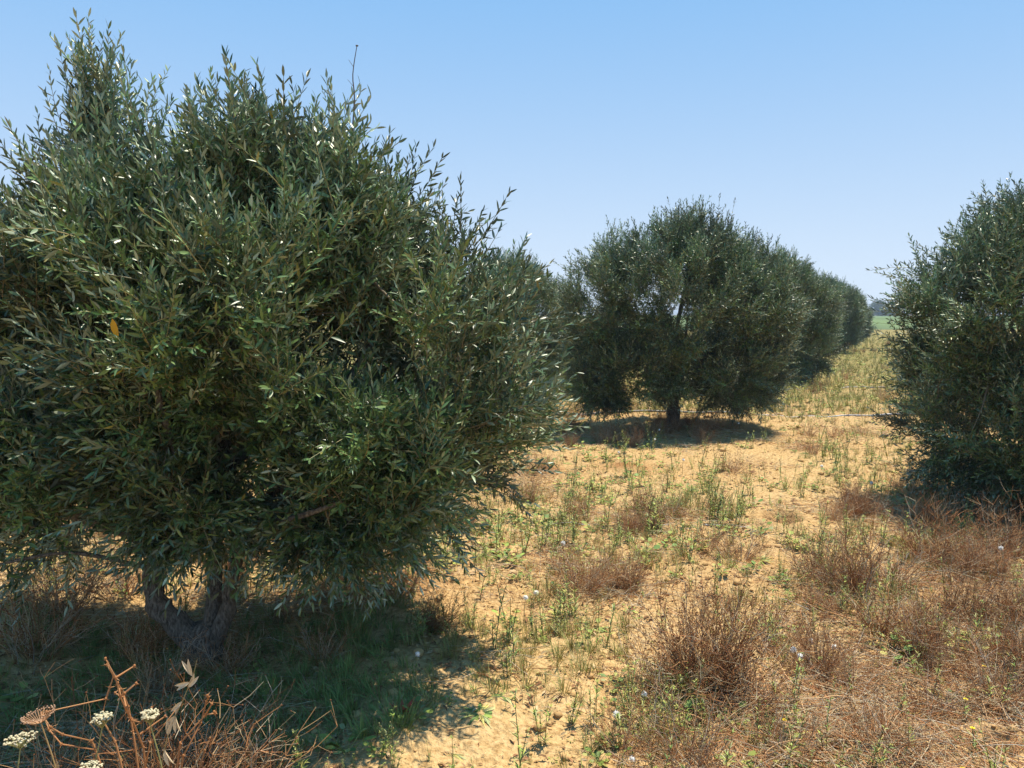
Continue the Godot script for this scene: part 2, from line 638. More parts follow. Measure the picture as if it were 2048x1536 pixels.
func build_trees() -> void:
	make_sprigs()
	# -- the big one at left
	var lobes := [
		[V(0.14, 1.48, -0.18), V(1.00, 0.92, 0.95), 1.0],
		[V(-0.10, 1.78, -0.15), V(0.54, 0.54, 0.70), 1.0],
		[V(0.34, 1.84, -0.2), V(0.54, 0.50, 0.66), 1.0],
		[V(0.89, 1.32, -0.12), V(0.66, 0.62, 0.72), 1.0],
		[V(-0.70, 1.30, -0.15), V(0.66, 0.56, 0.72), 1.0],
		[V(0.60, 0.95, -0.05), V(0.66, 0.40, 0.62), 1.0],
		[V(0.10, 1.06, 0.02), V(0.55, 0.40, 0.58), 1.0],
		[V(-0.66, 0.94, 0.0), V(0.66, 0.40, 0.62), 0.7],
	]
	var shoots := [[V(-0.46, 2.02, -0.1), 0.7, 8], [V(-0.43, 2.05, -0.08), 0.7, 8], [V(-0.20, 2.26, 0.0), 0.6, 3], [V(0.07, 2.22, 0), 0.7, 2], [V(0.33, 2.26, 0.0), 0.7, 2], [V(0.70, 2.22, 0), 0.8, 2], [V(-0.85, 1.75, 0.1), 0.8, 2], [V(0.90, 1.78, 0), 0.8, 2], [V(0.5, 2.22, 0), 0.7, 2]]
	var limbs := [
		[[V(0, -0.12, 0), V(0.0, 0.08, 0), V(0.02, 0.2, 0)], 0.092, 0.078],
		[[V(-0.01, 0.10, 0.0), V(-0.12, 0.24, 0.02), V(-0.20, 0.36, 0.03), V(-0.20, 0.62, 0.0), V(-0.32, 0.95, -0.05), V(-0.42, 1.4, -0.1), V(-0.45, 2.0, 0.0)], 0.066, 0.016],
		[[V(0.02, 0.14, 0.0), V(0.05, 0.36, -0.03), V(0.04, 0.62, -0.08), V(0.08, 0.95, -0.1), V(0.15, 1.5, -0.1), V(0.2, 2.1, -0.05)], 0.042, 0.016],
		[[V(0.04, 0.12, 0.0), V(0.13, 0.30, 0.03), V(0.16, 0.45, 0.05), V(0.30, 0.75, 0.1), V(0.55, 1.1, 0.1), V(0.8, 1.5, 0.05)], 0.044, 0.013],
		[[V(-0.2, 0.6, 0.0), V(-0.5, 0.85, 0.25), V(-0.75, 1.2, 0.3), V(-0.9, 1.6, 0.2)], 0.030, 0.010],
		[[V(0.06, 0.7, -0.05), V(0.1, 0.95, 0.35), V(0.1, 1.4, 0.6)], 0.028, 0.010],
		[[V(0.1, 0.9, -0.1), V(0.2, 1.15, -0.5), V(0.2, 1.6, -0.7)], 0.028, 0.010],
		[[V(0.30, 0.75, 0.1), V(0.5, 0.8, 0.35), V(0.75, 0.9, 0.45)], 0.022, 0.008],
		[[V(-0.22, 0.50, 0.05), V(-0.5, 0.60, 0.15), V(-0.80, 0.56, 0.2)], 0.011, 0.005],
	]
	var left := make_tree(11, g(-1.42, 3.42), lobes, shoots, limbs, 600, 32, Vector3(0, 1.6, 0), 290)
	tag(left, "big bushy olive tree filling the left side, grass at its forked trunk", "olive tree")
	# -- the one in the middle
	lobes = [
		[V(0.0, 1.70, 0.0), V(1.22, 1.02, 1.25), 1.0],
		[V(-0.86, 1.66, 0.0), V(0.74, 0.82, 0.9), 1.1],
		[V(0.22, 2.27, 0.0), V(0.62, 0.62, 0.75), 1.0],
		[V(0.98, 1.65, 0.0), V(0.68, 0.82, 0.9), 1.0],
		[V(-0.66, 0.80, 0.05), V(0.82, 0.50, 0.85), 1.1],
		[V(0.78, 0.80, 0.0), V(0.78, 0.50, 0.85), 1.1],
		[V(-0.98, 0.74, 0.1), V(0.52, 0.42, 0.6), 1.2],
		[V(1.00, 0.72, 0.1), V(0.48, 0.40, 0.5), 1.1],
		[V(0.00, 0.95, 0.35), V(0.62, 0.40, 0.55), 1.0],
	]
	shoots = [[V(0.25, 2.72, 0), 0.9, 2], [V(0.05, 2.65, 0.1), 0.9, 2], [V(0.5, 2.62, 0), 0.9, 2], [V(-0.95, 2.45, 0), 1.0, 2], [V(-0.7, 2.45, 0.1), 1.0, 2], [V(1.25, 2.3, 0), 1.0, 2], [V(1.0, 2.4, 0.1), 1.0, 2], [V(-0.3, 2.6, 0), 0.8, 2]]
	limbs = [
		[[V(0, -0.12, 0), V(0.01, 0.2, 0), V(0.0, 0.42, 0.0)], 0.085, 0.075],
		[[V(0, 0.38, 0), V(-0.12, 0.75, 0.05), V(-0.35, 1.1, 0.1), V(-0.6, 1.6, 0.0), V(-0.8, 2.1, 0.0)], 0.060, 0.014],
		[[V(0, 0.40, 0), V(0.05, 0.8, -0.05), V(0.05, 1.3, -0.1), V(0.15, 2.0, 0.0), V(0.22, 2.5, 0.0)], 0.060, 0.014],
		[[V(0.02, 0.38, 0), V(0.2, 0.62, 0.03), V(0.42, 0.9, 0.1), V(0.75, 1.3, 0.05), V(1.0, 1.8, 0.0)], 0.055, 0.014],
		[[V(0.05, 0.8, -0.05), V(0.1, 1.1, -0.5), V(0.1, 1.6, -0.8)], 0.035, 0.010],
		[[V(-0.05, 0.6, 0.03), V(0.0, 0.95, 0.45), V(0.0, 1.4, 0.8)], 0.035, 0.010],
	]
	var middle := make_tree(23, g(2.27, 10.8), lobes, shoots, limbs, 560, 30)
	tag(middle, "rounded olive tree in the centre with its whole trunk visible and a dark shadow", "olive tree")
	# -- the one cut off by the right edge
	lobes = [
		[V(0.05, 1.60, 0.0), V(1.20, 1.12, 1.25), 1.0],
		[V(-0.82, 1.55, 0.0), V(0.70, 0.85, 0.85), 1.0],
		[V(-0.25, 2.15, 0.0), V(0.70, 0.62, 0.8), 1.0],
		[V(0.80, 1.55, 0.0), V(0.72, 0.9, 0.85), 1.0],
		[V(-0.72, 0.74, 0.1), V(0.82, 0.62, 0.85), 1.3],
		[V(-0.30, 0.62, 0.3), V(0.75, 0.50, 0.7), 1.2],
		[V(0.65, 0.70, 0.1), V(0.80, 0.58, 0.85), 1.2],
	]
	shoots = [[V(-0.95, 2.2, 0), 1.0, 2], [V(-0.55, 2.5, 0.1), 1.0, 3], [V(-0.25, 2.6, 0.0), 1.0, 3], [V(0.2, 2.5, 0), 1.0, 2], [V(-1.25, 1.95, 0.1), 0.8, 2]]
	limbs = [
		[[V(0, -0.12, 0), V(-0.02, 0.15, 0), V(0.0, 0.34, 0.0)], 0.11, 0.09],
		[[V(0, 0.3, 0), V(-0.2, 0.65, 0.05), V(-0.45, 1.1, 0.1), V(-0.7, 1.6, 0.0)], 0.065, 0.014],
		[[V(0, 0.3, 0), V(0.0, 0.8, 0.05), V(-0.1, 1.4, 0.0), V(-0.2, 2.2, 0.0)], 0.060, 0.014],
		[[V(0, 0.3, 0), V(0.25, 0.7, 0.03), V(0.5, 1.1, 0.1), V(0.8, 1.6, 0.05)], 0.055, 0.014],
		[[V(0, 0.7, 0), V(-0.1, 1.0, 0.5), V(-0.1, 1.5, 0.8)], 0.035, 0.010],
		[[V(0, 0.7, 0), V(0.1, 1.1, -0.5), V(0.1, 1.6, -0.8)], 0.035, 0.010],
	]
	var right := make_tree(37, g(4.74, 6.36), lobes, shoots, limbs, 580, 30)
	right.scale = Vector3.ONE * 0.97
	right.position = g(4.80, 6.40)
	tag(right, "dense dark olive tree cut by the right edge, dry brush before it", "olive tree")
	# -- the rest of the rows
	another_tree(middle, g(-0.05, 15.9), 2.2, 0.93, "olive tree seen in the gap between the left and the centre tree")
	another_tree(right, g(-4.0, 7.9), 1.1, 1.0, "olive tree standing on bare sand behind the big left tree")
	another_tree(right, g(5.93, 18.15), 2.9, 1.04, "olive tree right behind the centre tree, first of the receding row")
	another_tree(middle, g(9.6, 25.4), 4.1, 0.94, "second olive tree of the row receding behind the centre tree")
	another_tree(right, g(13.3, 32.7), 5.0, 1.12, "third olive tree of the row receding behind the centre tree")
	another_tree(middle, g(17.0, 40.0), 0.9, 1.0, "fourth olive tree of the row receding behind the centre tree")
	another_tree(right, g(20.6, 47.3), 1.9, 0.92, "last olive tree at the far end of the receding row")
	# -- hazy tree line on the horizon
	var k := 0
	for q in [[142.0, 300.0, 2.3, "hazy bluish tree on the far horizon, right at the end of the tree row"], [149.0, 312.0, 1.8, "lower hazy bluish tree on the far horizon, left one of the right-hand clump"], [158.5, 322.0, 2.3, "hazy bluish tree on the far horizon, right one of the clump by the right tree"]]:
		var o := another_tree(middle, V(q[0], 0, -q[1]), k * 1.3, q[2], q[3], "hazy trees on the horizon")
		o.name = numbered("distant_tree")
		tag(o, "", "tree")
		k += 1

# ------------------------------------------------------------------ plants on the ground
const STRAWS := [Color(0.52, 0.43, 0.27), Color(0.46, 0.36, 0.22), Color(0.42, 0.36, 0.28), Color(0.36, 0.22, 0.12)]
const BROWNS := [Color(0.36, 0.165, 0.070), Color(0.45, 0.250, 0.115), Color(0.24, 0.105, 0.048), Color(0.48, 0.310, 0.160), Color(0.52, 0.42, 0.29), Color(0.40, 0.190, 0.082)]
const GREENS := [Color(0.200, 0.265, 0.060), Color(0.290, 0.320, 0.080), Color(0.140, 0.215, 0.065), Color(0.370, 0.345, 0.110), Color(0.300, 0.310, 0.140)]
var tufts: Array = []
var shade_tufts: Array = []
var bushes: Array = []       # [stems mesh, twigs mesh]
var mats: Array = []
var upright_weeds: Array = [] # [stem mesh, leaves mesh]
var broad_weeds: Array = []
var litter: Array = []
var clods: Array = []
var puffs: Array = []

func straw() -> Color:
	return vary(STRAWS[rng.randi() % STRAWS.size()], 0.2)

func brown() -> Color:
	return vary(BROWNS[rng.randi() % BROWNS.size()], 0.2)

func green() -> Color:
	return vary(GREENS[rng.randi() % GREENS.size()], 0.2)

func crooked(from: Vector3, dir: Vector3, length: float, parts: int, wander: float, lift := 0.0) -> PackedVector3Array:
	var out := PackedVector3Array([from])
	var p := from
	var d := dir.normalized()
	for i in parts:
		p += d * (length / parts)
		d = (d + rdir() * wander + Vector3(0, lift, 0)).normalized()
		out.append(p)
	return out

func taper(n: int, a: float, b: float) -> PackedFloat32Array:
	var out := PackedFloat32Array()
	for i in n:
		out.append(lerpf(a, b, float(i) / (n - 1)))
	return out

func make_models() -> void:
	rng.seed = 101
	for k in 5:                  # grass tufts in the sun
		var t := Geo.new()
		for i in 16 + k * 2:
			var a := rnd(0, TAU)
			var spread := rnd(0.1, 0.8)
			var dir := Vector3(cos(a) * spread, 1, sin(a) * spread).normalized()
			var c := green() if rng.randf() < 0.66 else vary(Color(0.40, 0.32, 0.15), 0.2)
			t.blade(Vector3(cos(a), 0, sin(a)) * rnd(0, 0.035), dir, dir.cross(Vector3(cos(a + 0.4), 0.0, sin(a + 0.4))).normalized(), rnd(0.07, 0.19), rnd(0.0025, 0.0048), rnd(0.02, 0.30), c, c.lerp(Color(0.36, 0.30, 0.12), 0.45))
		tufts.append(t.mesh(M.weed))
	for k in 4:                  # finer, greener tufts that grow in the shade
		var t := Geo.new()
		for i in 26:
			var a := rnd(0, TAU)
			var spread := rnd(0.1, 1.0)
			var dir := Vector3(cos(a) * spread, 1, sin(a) * spread).normalized()
			var c := vary(Color(0.190, 0.260, 0.070), 0.25)
			t.blade(Vector3(cos(a), 0, sin(a)) * rnd(0, 0.05), dir, dir.cross(Vector3(cos(a + 0.4), 0.0, sin(a + 0.4))).normalized(), rnd(0.06, 0.15), rnd(0.0022, 0.004), rnd(0.05, 0.35), c, c.lerp(Color(0.2, 0.24, 0.09), 0.4))
		shade_tufts.append(t.mesh(M.weed))
	for k in 6:                  # dry bushes of fine red-brown stems
		var st := Geo.new()
		var tw := Geo.new()
		var n := 84 - 16 * (k % 3)
		for i in n:
			var a := rnd(0, TAU)
			var spread: float = pow(rng.randf(), 0.7) * [0.75, 1.1, 1.7][k % 3]
			var dir := Vector3(cos(a) * spread, 1.0, sin(a) * spread)
			var len := rnd(0.12, 0.44)
			var pts := crooked(Vector3(cos(a), 0, sin(a)) * rnd(0, 0.09) + Vector3(0, -0.01, 0), dir, len, 5, 0.30)
			for q in pts.size():
				pts[q].y = max(pts[q].y, -0.01)
			var c := straw() if rng.randf() < [0.06, 0.5, 0.35][k % 3] else brown()
			if k % 3 == 0: c = c * (0.62 if k == 3 else 0.82)
			st.tube(pts, taper(6, rnd(0.0015, 0.0025), 0.0009), 3, c, c * 0.9)
			for j in 9:
				var at := pts[1 + rng.randi() % 5]
				var td := (dir.normalized() + rdir() * 0.9).normalized()
				var tp := crooked(at, td, rnd(0.03, 0.11), 2, 0.25)
				var tc := c if rng.randf() < 0.5 else brown()
				tw.tube(tp, taper(3, 0.0011, 0.0007), 3, tc)
				if rng.randf() < 0.75:
					tw.ball(tp[2], Vector3.ONE * rnd(0.0022, 0.0042), vary(Color(0.16, 0.075, 0.04), 0.3), 4, 2)
		bushes.append([st.mesh(M.dry), tw.mesh(M.dry)])
	for k in 5:                  # mats of fallen stalks
		var t := Geo.new()
		for i in 22:
			var a := rnd(0, TAU)
			var dir := Vector3(cos(a), rnd(-0.02, 0.22), sin(a))
			var pts := crooked(Vector3(rnd(-0.16, 0.16), rnd(0.003, 0.03), rnd(-0.16, 0.16)), dir, rnd(0.08, 0.30), 4, 0.22, -0.03)
			for q in pts.size():
				pts[q].y = max(pts[q].y, 0.002)
			var c := brown()
			if rng.randf() < 0.45: c = straw()
			t.tube(pts, taper(5, rnd(0.0012, 0.0022), 0.0008), 3, c)
		mats.append(t.mesh(M.dry))
	for k in 6:                  # upright leafy weeds
		var st := Geo.new()
		var lf := Geo.new()
		var stems := 1 + k % 3
		for s in stems:
			var a0 := rnd(0, TAU)
			var h := rnd(0.20, 0.38)
			var pts := crooked(Vector3(cos(a0), 0, sin(a0)) * 0.015 * s + Vector3(0, -0.01, 0), Vector3(rnd(-0.2, 0.2), 1, rnd(-0.2, 0.2)), h, 6, 0.08, 0.05)
			st.tube(pts, taper(7, 0.0028, 0.0012), 4, vary(Color(0.15, 0.16, 0.06), 0.2))
			for i in 24:
				var u := rnd(0.04, 1.0)
				var at := pts[int(min(u * 6, 5.99))].lerp(pts[int(min(u * 6, 5.99)) + 1], fmod(min(u * 6, 5.99), 1.0))
				var a := rnd(0, TAU)
				var dir := Vector3(cos(a), rnd(0.3, 1.3), sin(a)).normalized()
				var c := green()
				lf.blade(at, dir, dir.cross(Vector3.UP).normalized(), rnd(0.03, 0.075) * (1.15 - 0.6 * u), rnd(0.005, 0.010), rnd(0.1, 0.4), c, c * 1.15)
			for i in 3:
				if k % 2 == 0:
					var tp := crooked(pts[3 + rng.randi() % 3], Vector3(rnd(-0.6, 0.6), 1, rnd(-0.6, 0.6)), rnd(0.06, 0.13), 3, 0.12)
					st.tube(tp, taper(4, 0.0014, 0.0008), 3, Color(0.17, 0.17, 0.07))
					st.ball(tp[3], V(0.004, 0.006, 0.004), vary(Color(0.22, 0.2, 0.1), 0.3), 5, 3)
		upright_weeds.append([st.mesh(M.weed), lf.mesh(M.weed)])
	for k in 4:                  # low weeds with broad leaves
		var st := Geo.new()
		var lf := Geo.new()
		for i in 11 + 2 * k:
			var a := TAU * i / 11.0 + rnd(-0.3, 0.3)
			var rise := rnd(0.25, 1.4) if k != 3 else rnd(0.05, 0.25)
			var pts := crooked(Vector3.ZERO, Vector3(cos(a), rise, sin(a)), rnd(0.03, 0.09), 3, 0.1)
			var c := green()
			st.tube(pts, taper(4, 0.0018, 0.0012), 3, c)
			var dir := Vector3(cos(a), rise * 0.2, sin(a)).normalized()
			if k == 3:
				lf.blade(pts[1], dir, dir.cross(Vector3.UP).normalized(), rnd(0.07, 0.12), rnd(0.012, 0.02), 0.08, c, c * 1.2, 4)
			else:
				var l := rnd(0.025, 0.055)
				lf.oval(pts[3], dir, (Vector3.UP + rdir() * 0.5).normalized(), l, l * rnd(0.55, 0.9), c, rnd(0.05, 0.25), 0.0 if k == 0 else 0.12)
		broad_weeds.append([st.mesh(M.weed), lf.mesh(M.weed)])
	for k in 4:                  # curled dead leaves and bits of stalk
		var t := Geo.new()
		var c := [Color(0.30, 0.19, 0.10), Color(0.20, 0.11, 0.055), Color(0.42, 0.31, 0.18), Color(0.26, 0.135, 0.07)][k] as Color
		t.leaf(Vector3.ZERO, V(1, 0.15, 0), V(0, 1, 0.3), 0.045, 0.011 + 0.002 * k, c, c * 1.15, rnd(0.1, 0.4), rnd(0.2, 0.9), 2)
		t.leaf(V(0.02, 0.001, 0.012), V(-0.5, 0.1, 0.7), V(0.1, 1, 0.1), 0.03, 0.007, c * 0.8, c, rnd(0.1, 0.4), 0.6, 2)
		litter.append(t.mesh(M.dry))
	for k in 4:                  # crumbs of soil
		var t := Geo.new()
		t.ball(Vector3.ZERO, V(1.0, 0.62, 0.85), Color(0.50, 0.315, 0.14), 7, 5, 0.22, k + 3)
		clods.append(t.mesh(M.clod))
	for k in 2:                  # white fluffy seed heads
		var t := Geo.new()
		t.ball(Vector3.ZERO, Vector3.ONE * 0.0108, Color(0.74, 0.72, 0.67), 10, 7, 0.16)
		for i in 130:
			var d := rdir()
			if d.y < -0.75: continue
			var s := d.cross(rdir()).normalized()
			t.blade(d * 0.006, d, s, rnd(0.0080, 0.0110), 0.0026, 0.0, Color(0.78, 0.76, 0.72), Color(0.85, 0.84, 0.8), 2)
		puffs.append(t.mesh(M.fluff))

func green_at(x: float, d: float) -> float:
	var v := 0.5 + 1.1 * n_patch.get_noise_2d(x * 1.1 + 20.0, d * 1.1 - 7.0) + 0.55 * n_mid.get_noise_2d(x * 1.3 - 3.0, d * 1.3)
	v += 0.75 * exp(-pow(Vector2(x - 1.55, d - 6.2).length() / 0.8, 2.0))
	v += 0.70 * exp(-pow(Vector2(x - 0.3, (d - 6.3) * 0.7).length() / 1.3, 2.0))
	v += 0.35 * exp(-pow(Vector2(x - 0.05, (d - 3.7) * 0.8).length() / 0.5, 2.0))
	v += 0.6 * exp(-pow(Vector2(x - 3.6, (d - 7.5) * 0.6).length() / 1.1, 2.0))
	if d > 12.2: v += 0.6
	if d > 12.2 and x > 3.0: v += 0.15
	if d < 3.6 and x > 0.3: v -= 0.25
	v -= 0.55 * exp(-pow(Vector2((x - 1.4) * 0.55, d - 8.3).length() / 0.75, 2.0))      # bare sand before the centre tree
	v -= 0.6 * exp(-pow(Vector2((x - 0.2) * 0.7, d - 2.7).length() / 0.35, 2.0))
	return v - pit_clear(x, d)

func pit_clear(x: float, d: float) -> float:      # nothing grows on the freshly dug holes
	return 2.0 * exp(-pow(Vector2(x - 2.08, d - 5.75).length() / 0.24, 4.0)) + 2.0 * exp(-pow(Vector2(x - 1.80, d - 2.74).length() / 0.15, 4.0))

func dry_at(x: float, d: float) -> float:
	var v := 0.34 + 0.9 * n_patch.get_noise_2d(x * 0.9 - 40.0, d * 0.9 + 11.0) + 0.7 * n_mid.get_noise_2d(x * 1.1 + 8.0, d * 1.1)
	v += 0.62 * exp(-pow(Vector2((x - 2.1) * 0.6, d - 3.9).length() / 0.85, 2.0))
	v += 0.42 * exp(-pow(Vector2((x - 1.5) * 0.8, d - 2.9).length() / 0.6, 2.0))
	v += 0.3 * exp(-pow(Vector2(x - 3.3, d - 5.5).length() / 1.2, 2.0))
	v += 0.4 * exp(-pow(Vector2(x + 2.2, d - 4.0).length() / 0.8, 2.0))
	v += 0.75 * exp(-pow(Vector2((x - 1.8) * 0.7, d - 10.2).length() / 1.2, 2.0))
	v += 0.3 * exp(-pow(Vector2(x + 1.3, (d - 3.9) * 0.9).length() / 1.1, 2.0))
	v -= 0.5 * exp(-pow(Vector2((x - 0.15) * 0.8, d - 2.75).length() / 0.4, 2.0))
	v -= 0.45 * exp(-pow(Vector2((x - 1.4) * 0.55, d - 8.3).length() / 0.75, 2.0))
	return v - pit_clear(x, d)

# a spot on the soil within sight, thicker near the viewer's end
func spot(lo: float, hi: float) -> Vector2:
	var d := lo * pow(hi / lo, rng.randf())
	var half := 0.76 * d + 1.0
	return Vector2(rnd(-half, half), d)

func in_left_shade(x: float, d: float) -> bool:
	return Vector2((x + 1.45) / 1.15, (d - 3.3) / 0.85).length() < 1.0 + 0.25 * n_mid.get_noise_2d(x, d)

func build_cover() -> void:
	rng.seed = 77
	var places := []
	var tints := []
	# grass
	for k in tufts.size():
		places.append([]); tints.append([])
	for i in 36000:
		var s := spot(1.5, 60.0)
		if in_left_shade(s.x, s.y) and rng.randf() < 0.7: continue
		var v := green_at(s.x, s.y)
		if rng.randf() > smoothstep(0.38, 1.0, v) * (0.5 if s.y < 11.0 else 0.8): continue
		var k := rng.randi() % tufts.size()
		var b := rnd(0.8, 1.2)
		places[k].append(upright(g(s.x, s.y, -0.006), rnd(0, TAU), rnd(0.25, 0.85) * (1.0 if s.y < 12.0 else 1.8), rnd(0, 0.3), rnd(0, TAU)))
		tints[k].append(Color(b * rnd(0.92, 1.12), b, b * 0.95))
	for k in tufts.size():
		var o := scatter("grass", tufts[k], places[k], tints[k], self)
		o.name = numbered("grass")
		tag(o, "sparse green and straw-coloured grass growing out of the sandy soil", "grass", "grass across the grove floor", "stuff")
	places = []; tints = []
	for k in shade_tufts.size():
		places.append([]); tints.append([])
	for i in 2600:
		var x := rnd(-3.0, -0.1)
		var d := rnd(2.35, 4.3)
		if not in_left_shade(x, d): continue
		var w := 0.55 + 1.0 * n_patch.get_noise_2d(x * 1.6, d * 1.6) + 0.5 * exp(-pow(Vector2(x + 1.2, d - 3.0).length() / 0.7, 2.0)) - 0.4 * clampf(d - 3.5, 0, 1)
		if rng.randf() > w * 0.7: continue
		var k := rng.randi() % shade_tufts.size()
		var b := rnd(0.75, 1.2)
		places[k].append(upright(g(x, d, -0.005), rnd(0, TAU), rnd(0.4, 1.05), rnd(0, 0.45), rnd(0, TAU)))
		tints[k].append(Color(b, b, b))
	for k in shade_tufts.size():
		var o := scatter("grass", shade_tufts[k], places[k], tints[k], self)
		o.name = numbered("shaded_grass")
		tag(o, "fine dark green grass round the foot of the big left olive tree", "grass", "grass under the left tree", "stuff")
	# mats of fallen dry stalks
	places = []; tints = []
	for k in mats.size():
		places.append([]); tints.append([])
	for i in 13500:
		var s := spot(1.5, 26.0)
		if rng.randf() > smoothstep(0.25, 1.1, dry_at(s.x, s.y)) * 0.5: continue
		var k := rng.randi() % mats.size()
		var b := rnd(0.8, 1.25)
		places[k].append(upright(g(s.x, s.y, 0.002), rnd(0, TAU), rnd(0.6, 1.2), rnd(0, 0.12), rnd(0, TAU)))
		tints[k].append(Color(b, b, b))
	for k in mats.size():
		var o := scatter("stalks", mats[k], places[k], tints[k], self)
		o.name = numbered("dry_stalks")
		tag(o, "tangled layer of fallen brown stalks lying over the sand", "dry stalks", "fallen dry stalks on the soil", "stuff")
	# weeds too many to count
	places = []; tints = []
	for k in 10:
		places.append([]); tints.append([])
	for i in 48000:
		var s := spot(1.6, 60.0)
		if in_left_shade(s.x, s.y) and rng.randf() < 0.8: continue
		var v := green_at(s.x + 3.0, s.y) * 0.6 + green_at(s.x, s.y) * 0.4
		var far := clampf((s.y - 11.0) / 5.0, 0.0, 1.0)
		if rng.randf() > max(smoothstep(0.25, 0.95, v), 0.10 if v > -0.8 else 0.0) * lerpf(0.55, 1.0, far): continue
		var k := rng.randi() % 6 if rng.randf() < 0.5 else 6 + rng.randi() % 4
		var b := rnd(0.8, 1.2)
		places[k].append(upright(g(s.x, s.y, -0.004), rnd(0, TAU), (0.18 + 0.62 * pow(rng.randf(), 1.8)) * (1.25 if s.y > 4.8 else 1.0) * lerpf(1.0, 1.5, far), rnd(0, 0.25), rnd(0, TAU)))
		tints[k].append(Color(b * lerpf(1.0, 1.25, far * rng.randf()), b, b * 0.9))
	for k in 10:
		for p in 2:
			var src: Array = upright_weeds[k] if k < 6 else broad_weeds[k - 6]
			var o := scatter("weeds", src[p], places[k], tints[k], self)
			o.name = numbered("weeds")
			tag(o, "scattered small green weeds between the olive trees", "weeds", "small weeds across the grove floor", "stuff")
	# dry brush further back
	places = [[], [], [], [], [], []]; tints = [[], [], [], [], [], []]
	for i in 4200:
		var s := spot(3.2, 50.0)
		var v := dry_at(s.x, s.y) + 0.15 * clampf((s.y - 11.0) / 4.0, 0.0, 1.0)
		if rng.randf() > smoothstep(0.42, 1.2, v) * (0.7 if s.y > 5.5 else 0.22): continue
		var k := rng.randi() % 6
		var b := rnd(0.9, 1.35)
		places[k].append(upright(g(s.x, s.y, -0.004), rnd(0, TAU), rnd(0.35, 0.8) * (1.0 if s.y < 12.0 else 1.2), rnd(0, 0.25), rnd(0, TAU)))
		tints[k].append(Color(b, b, b))
	for k in 6:
		for p in 2:
			var o := scatter("brush", bushes[k][p], places[k], tints[k], self)
			o.name = numbered("dry_brush")
			tag(o, "low brown brush spread thinly over the middle of the grove floor", "brush", "thin brush across the grove floor", "stuff")
	# dead leaves and crumbs of soil
	places = [[], [], [], []]; tints = [[], [], [], []]
	for i in 62000:
		var s := spot(1.5, 16.0)
		var shade := in_left_shade(s.x, s.y)
		if rng.randf() > clampf(dry_at(s.x, s.y) * 0.5 + 0.25 + (0.2 if shade else 0.0), 0.08 if pit_clear(s.x, s.y) < 0.5 else 0.0, 0.8): continue
		var k := rng.randi() % 4
		var b := rnd(0.75, 1.25)
		places[k].append(upright(g(s.x, s.y, 0.006), rnd(0, TAU), rnd(0.35, 1.0) * (0.85 + 0.05 * s.y), rnd(0, 0.7), rnd(0, TAU)))
		tints[k].append(Color(b, b, b))
	for k in 4:
		var o := scatter("litter", litter[k], places[k], tints[k], self)
		o.name = numbered("leaf_litter")
		tag(o, "curled dead leaves and bits of stalk strewn on the sand", "leaf litter", "dead leaves on the soil", "stuff")
	places = [[], [], [], []]; tints = [[], [], [], []]
	for i in 48000:
		var s := spot(1.5, 18.0)
		if n_mid.get_noise_2d(s.x * 0.8 + 9.0, s.y * 0.8) < rnd(-0.35, 0.25): continue
		var k := rng.randi() % 4
		var size := (0.0025 + 0.0075 * pow(rng.randf(), 3.0) + (0.022 * rng.randf() if rng.randf() < 0.06 else 0.0)) * (0.75 + 0.09 * s.y)
		var b := rnd(0.75, 1.15)
		places[k].append(upright(g(s.x, s.y, size * 0.15), rnd(0, TAU), size, rnd(0, 0.5), rnd(0, TAU)))
		tints[k].append(Color(b, b, b))
	for k in 4:
		var o := scatter("crumbs", clods[k], places[k], tints[k], self)
		o.name = numbered("soil_crumbs")
		tag(o, "small crumbs and clods of orange soil on the sand", "soil crumbs", "crumbs of soil on the sand", "stuff")

func plant(called: String, pair: Array, names: Array, x: float, d: float, size: float, turn: float, label: String, category: String, group := "") -> Node3D:
	var o := base(called, g(x, d, -0.004), turn)
	o.scale = Vector3.ONE * size
	for k in pair.size():
		var piece := part(names[k], pair[k], o)
		if pair.size() > 1: piece.set_meta("kind", "stuff")
	if called == "dry_bush" and size < 1.1:
		o.rotation = Vector3(rnd(-0.3, 0.3), turn, rnd(-0.3, 0.3))
		o.scale *= Vector3(rnd(0.9, 1.2), rnd(0.8, 1.1), rnd(0.9, 1.2))
	tag(o, label, category, group)
	return o

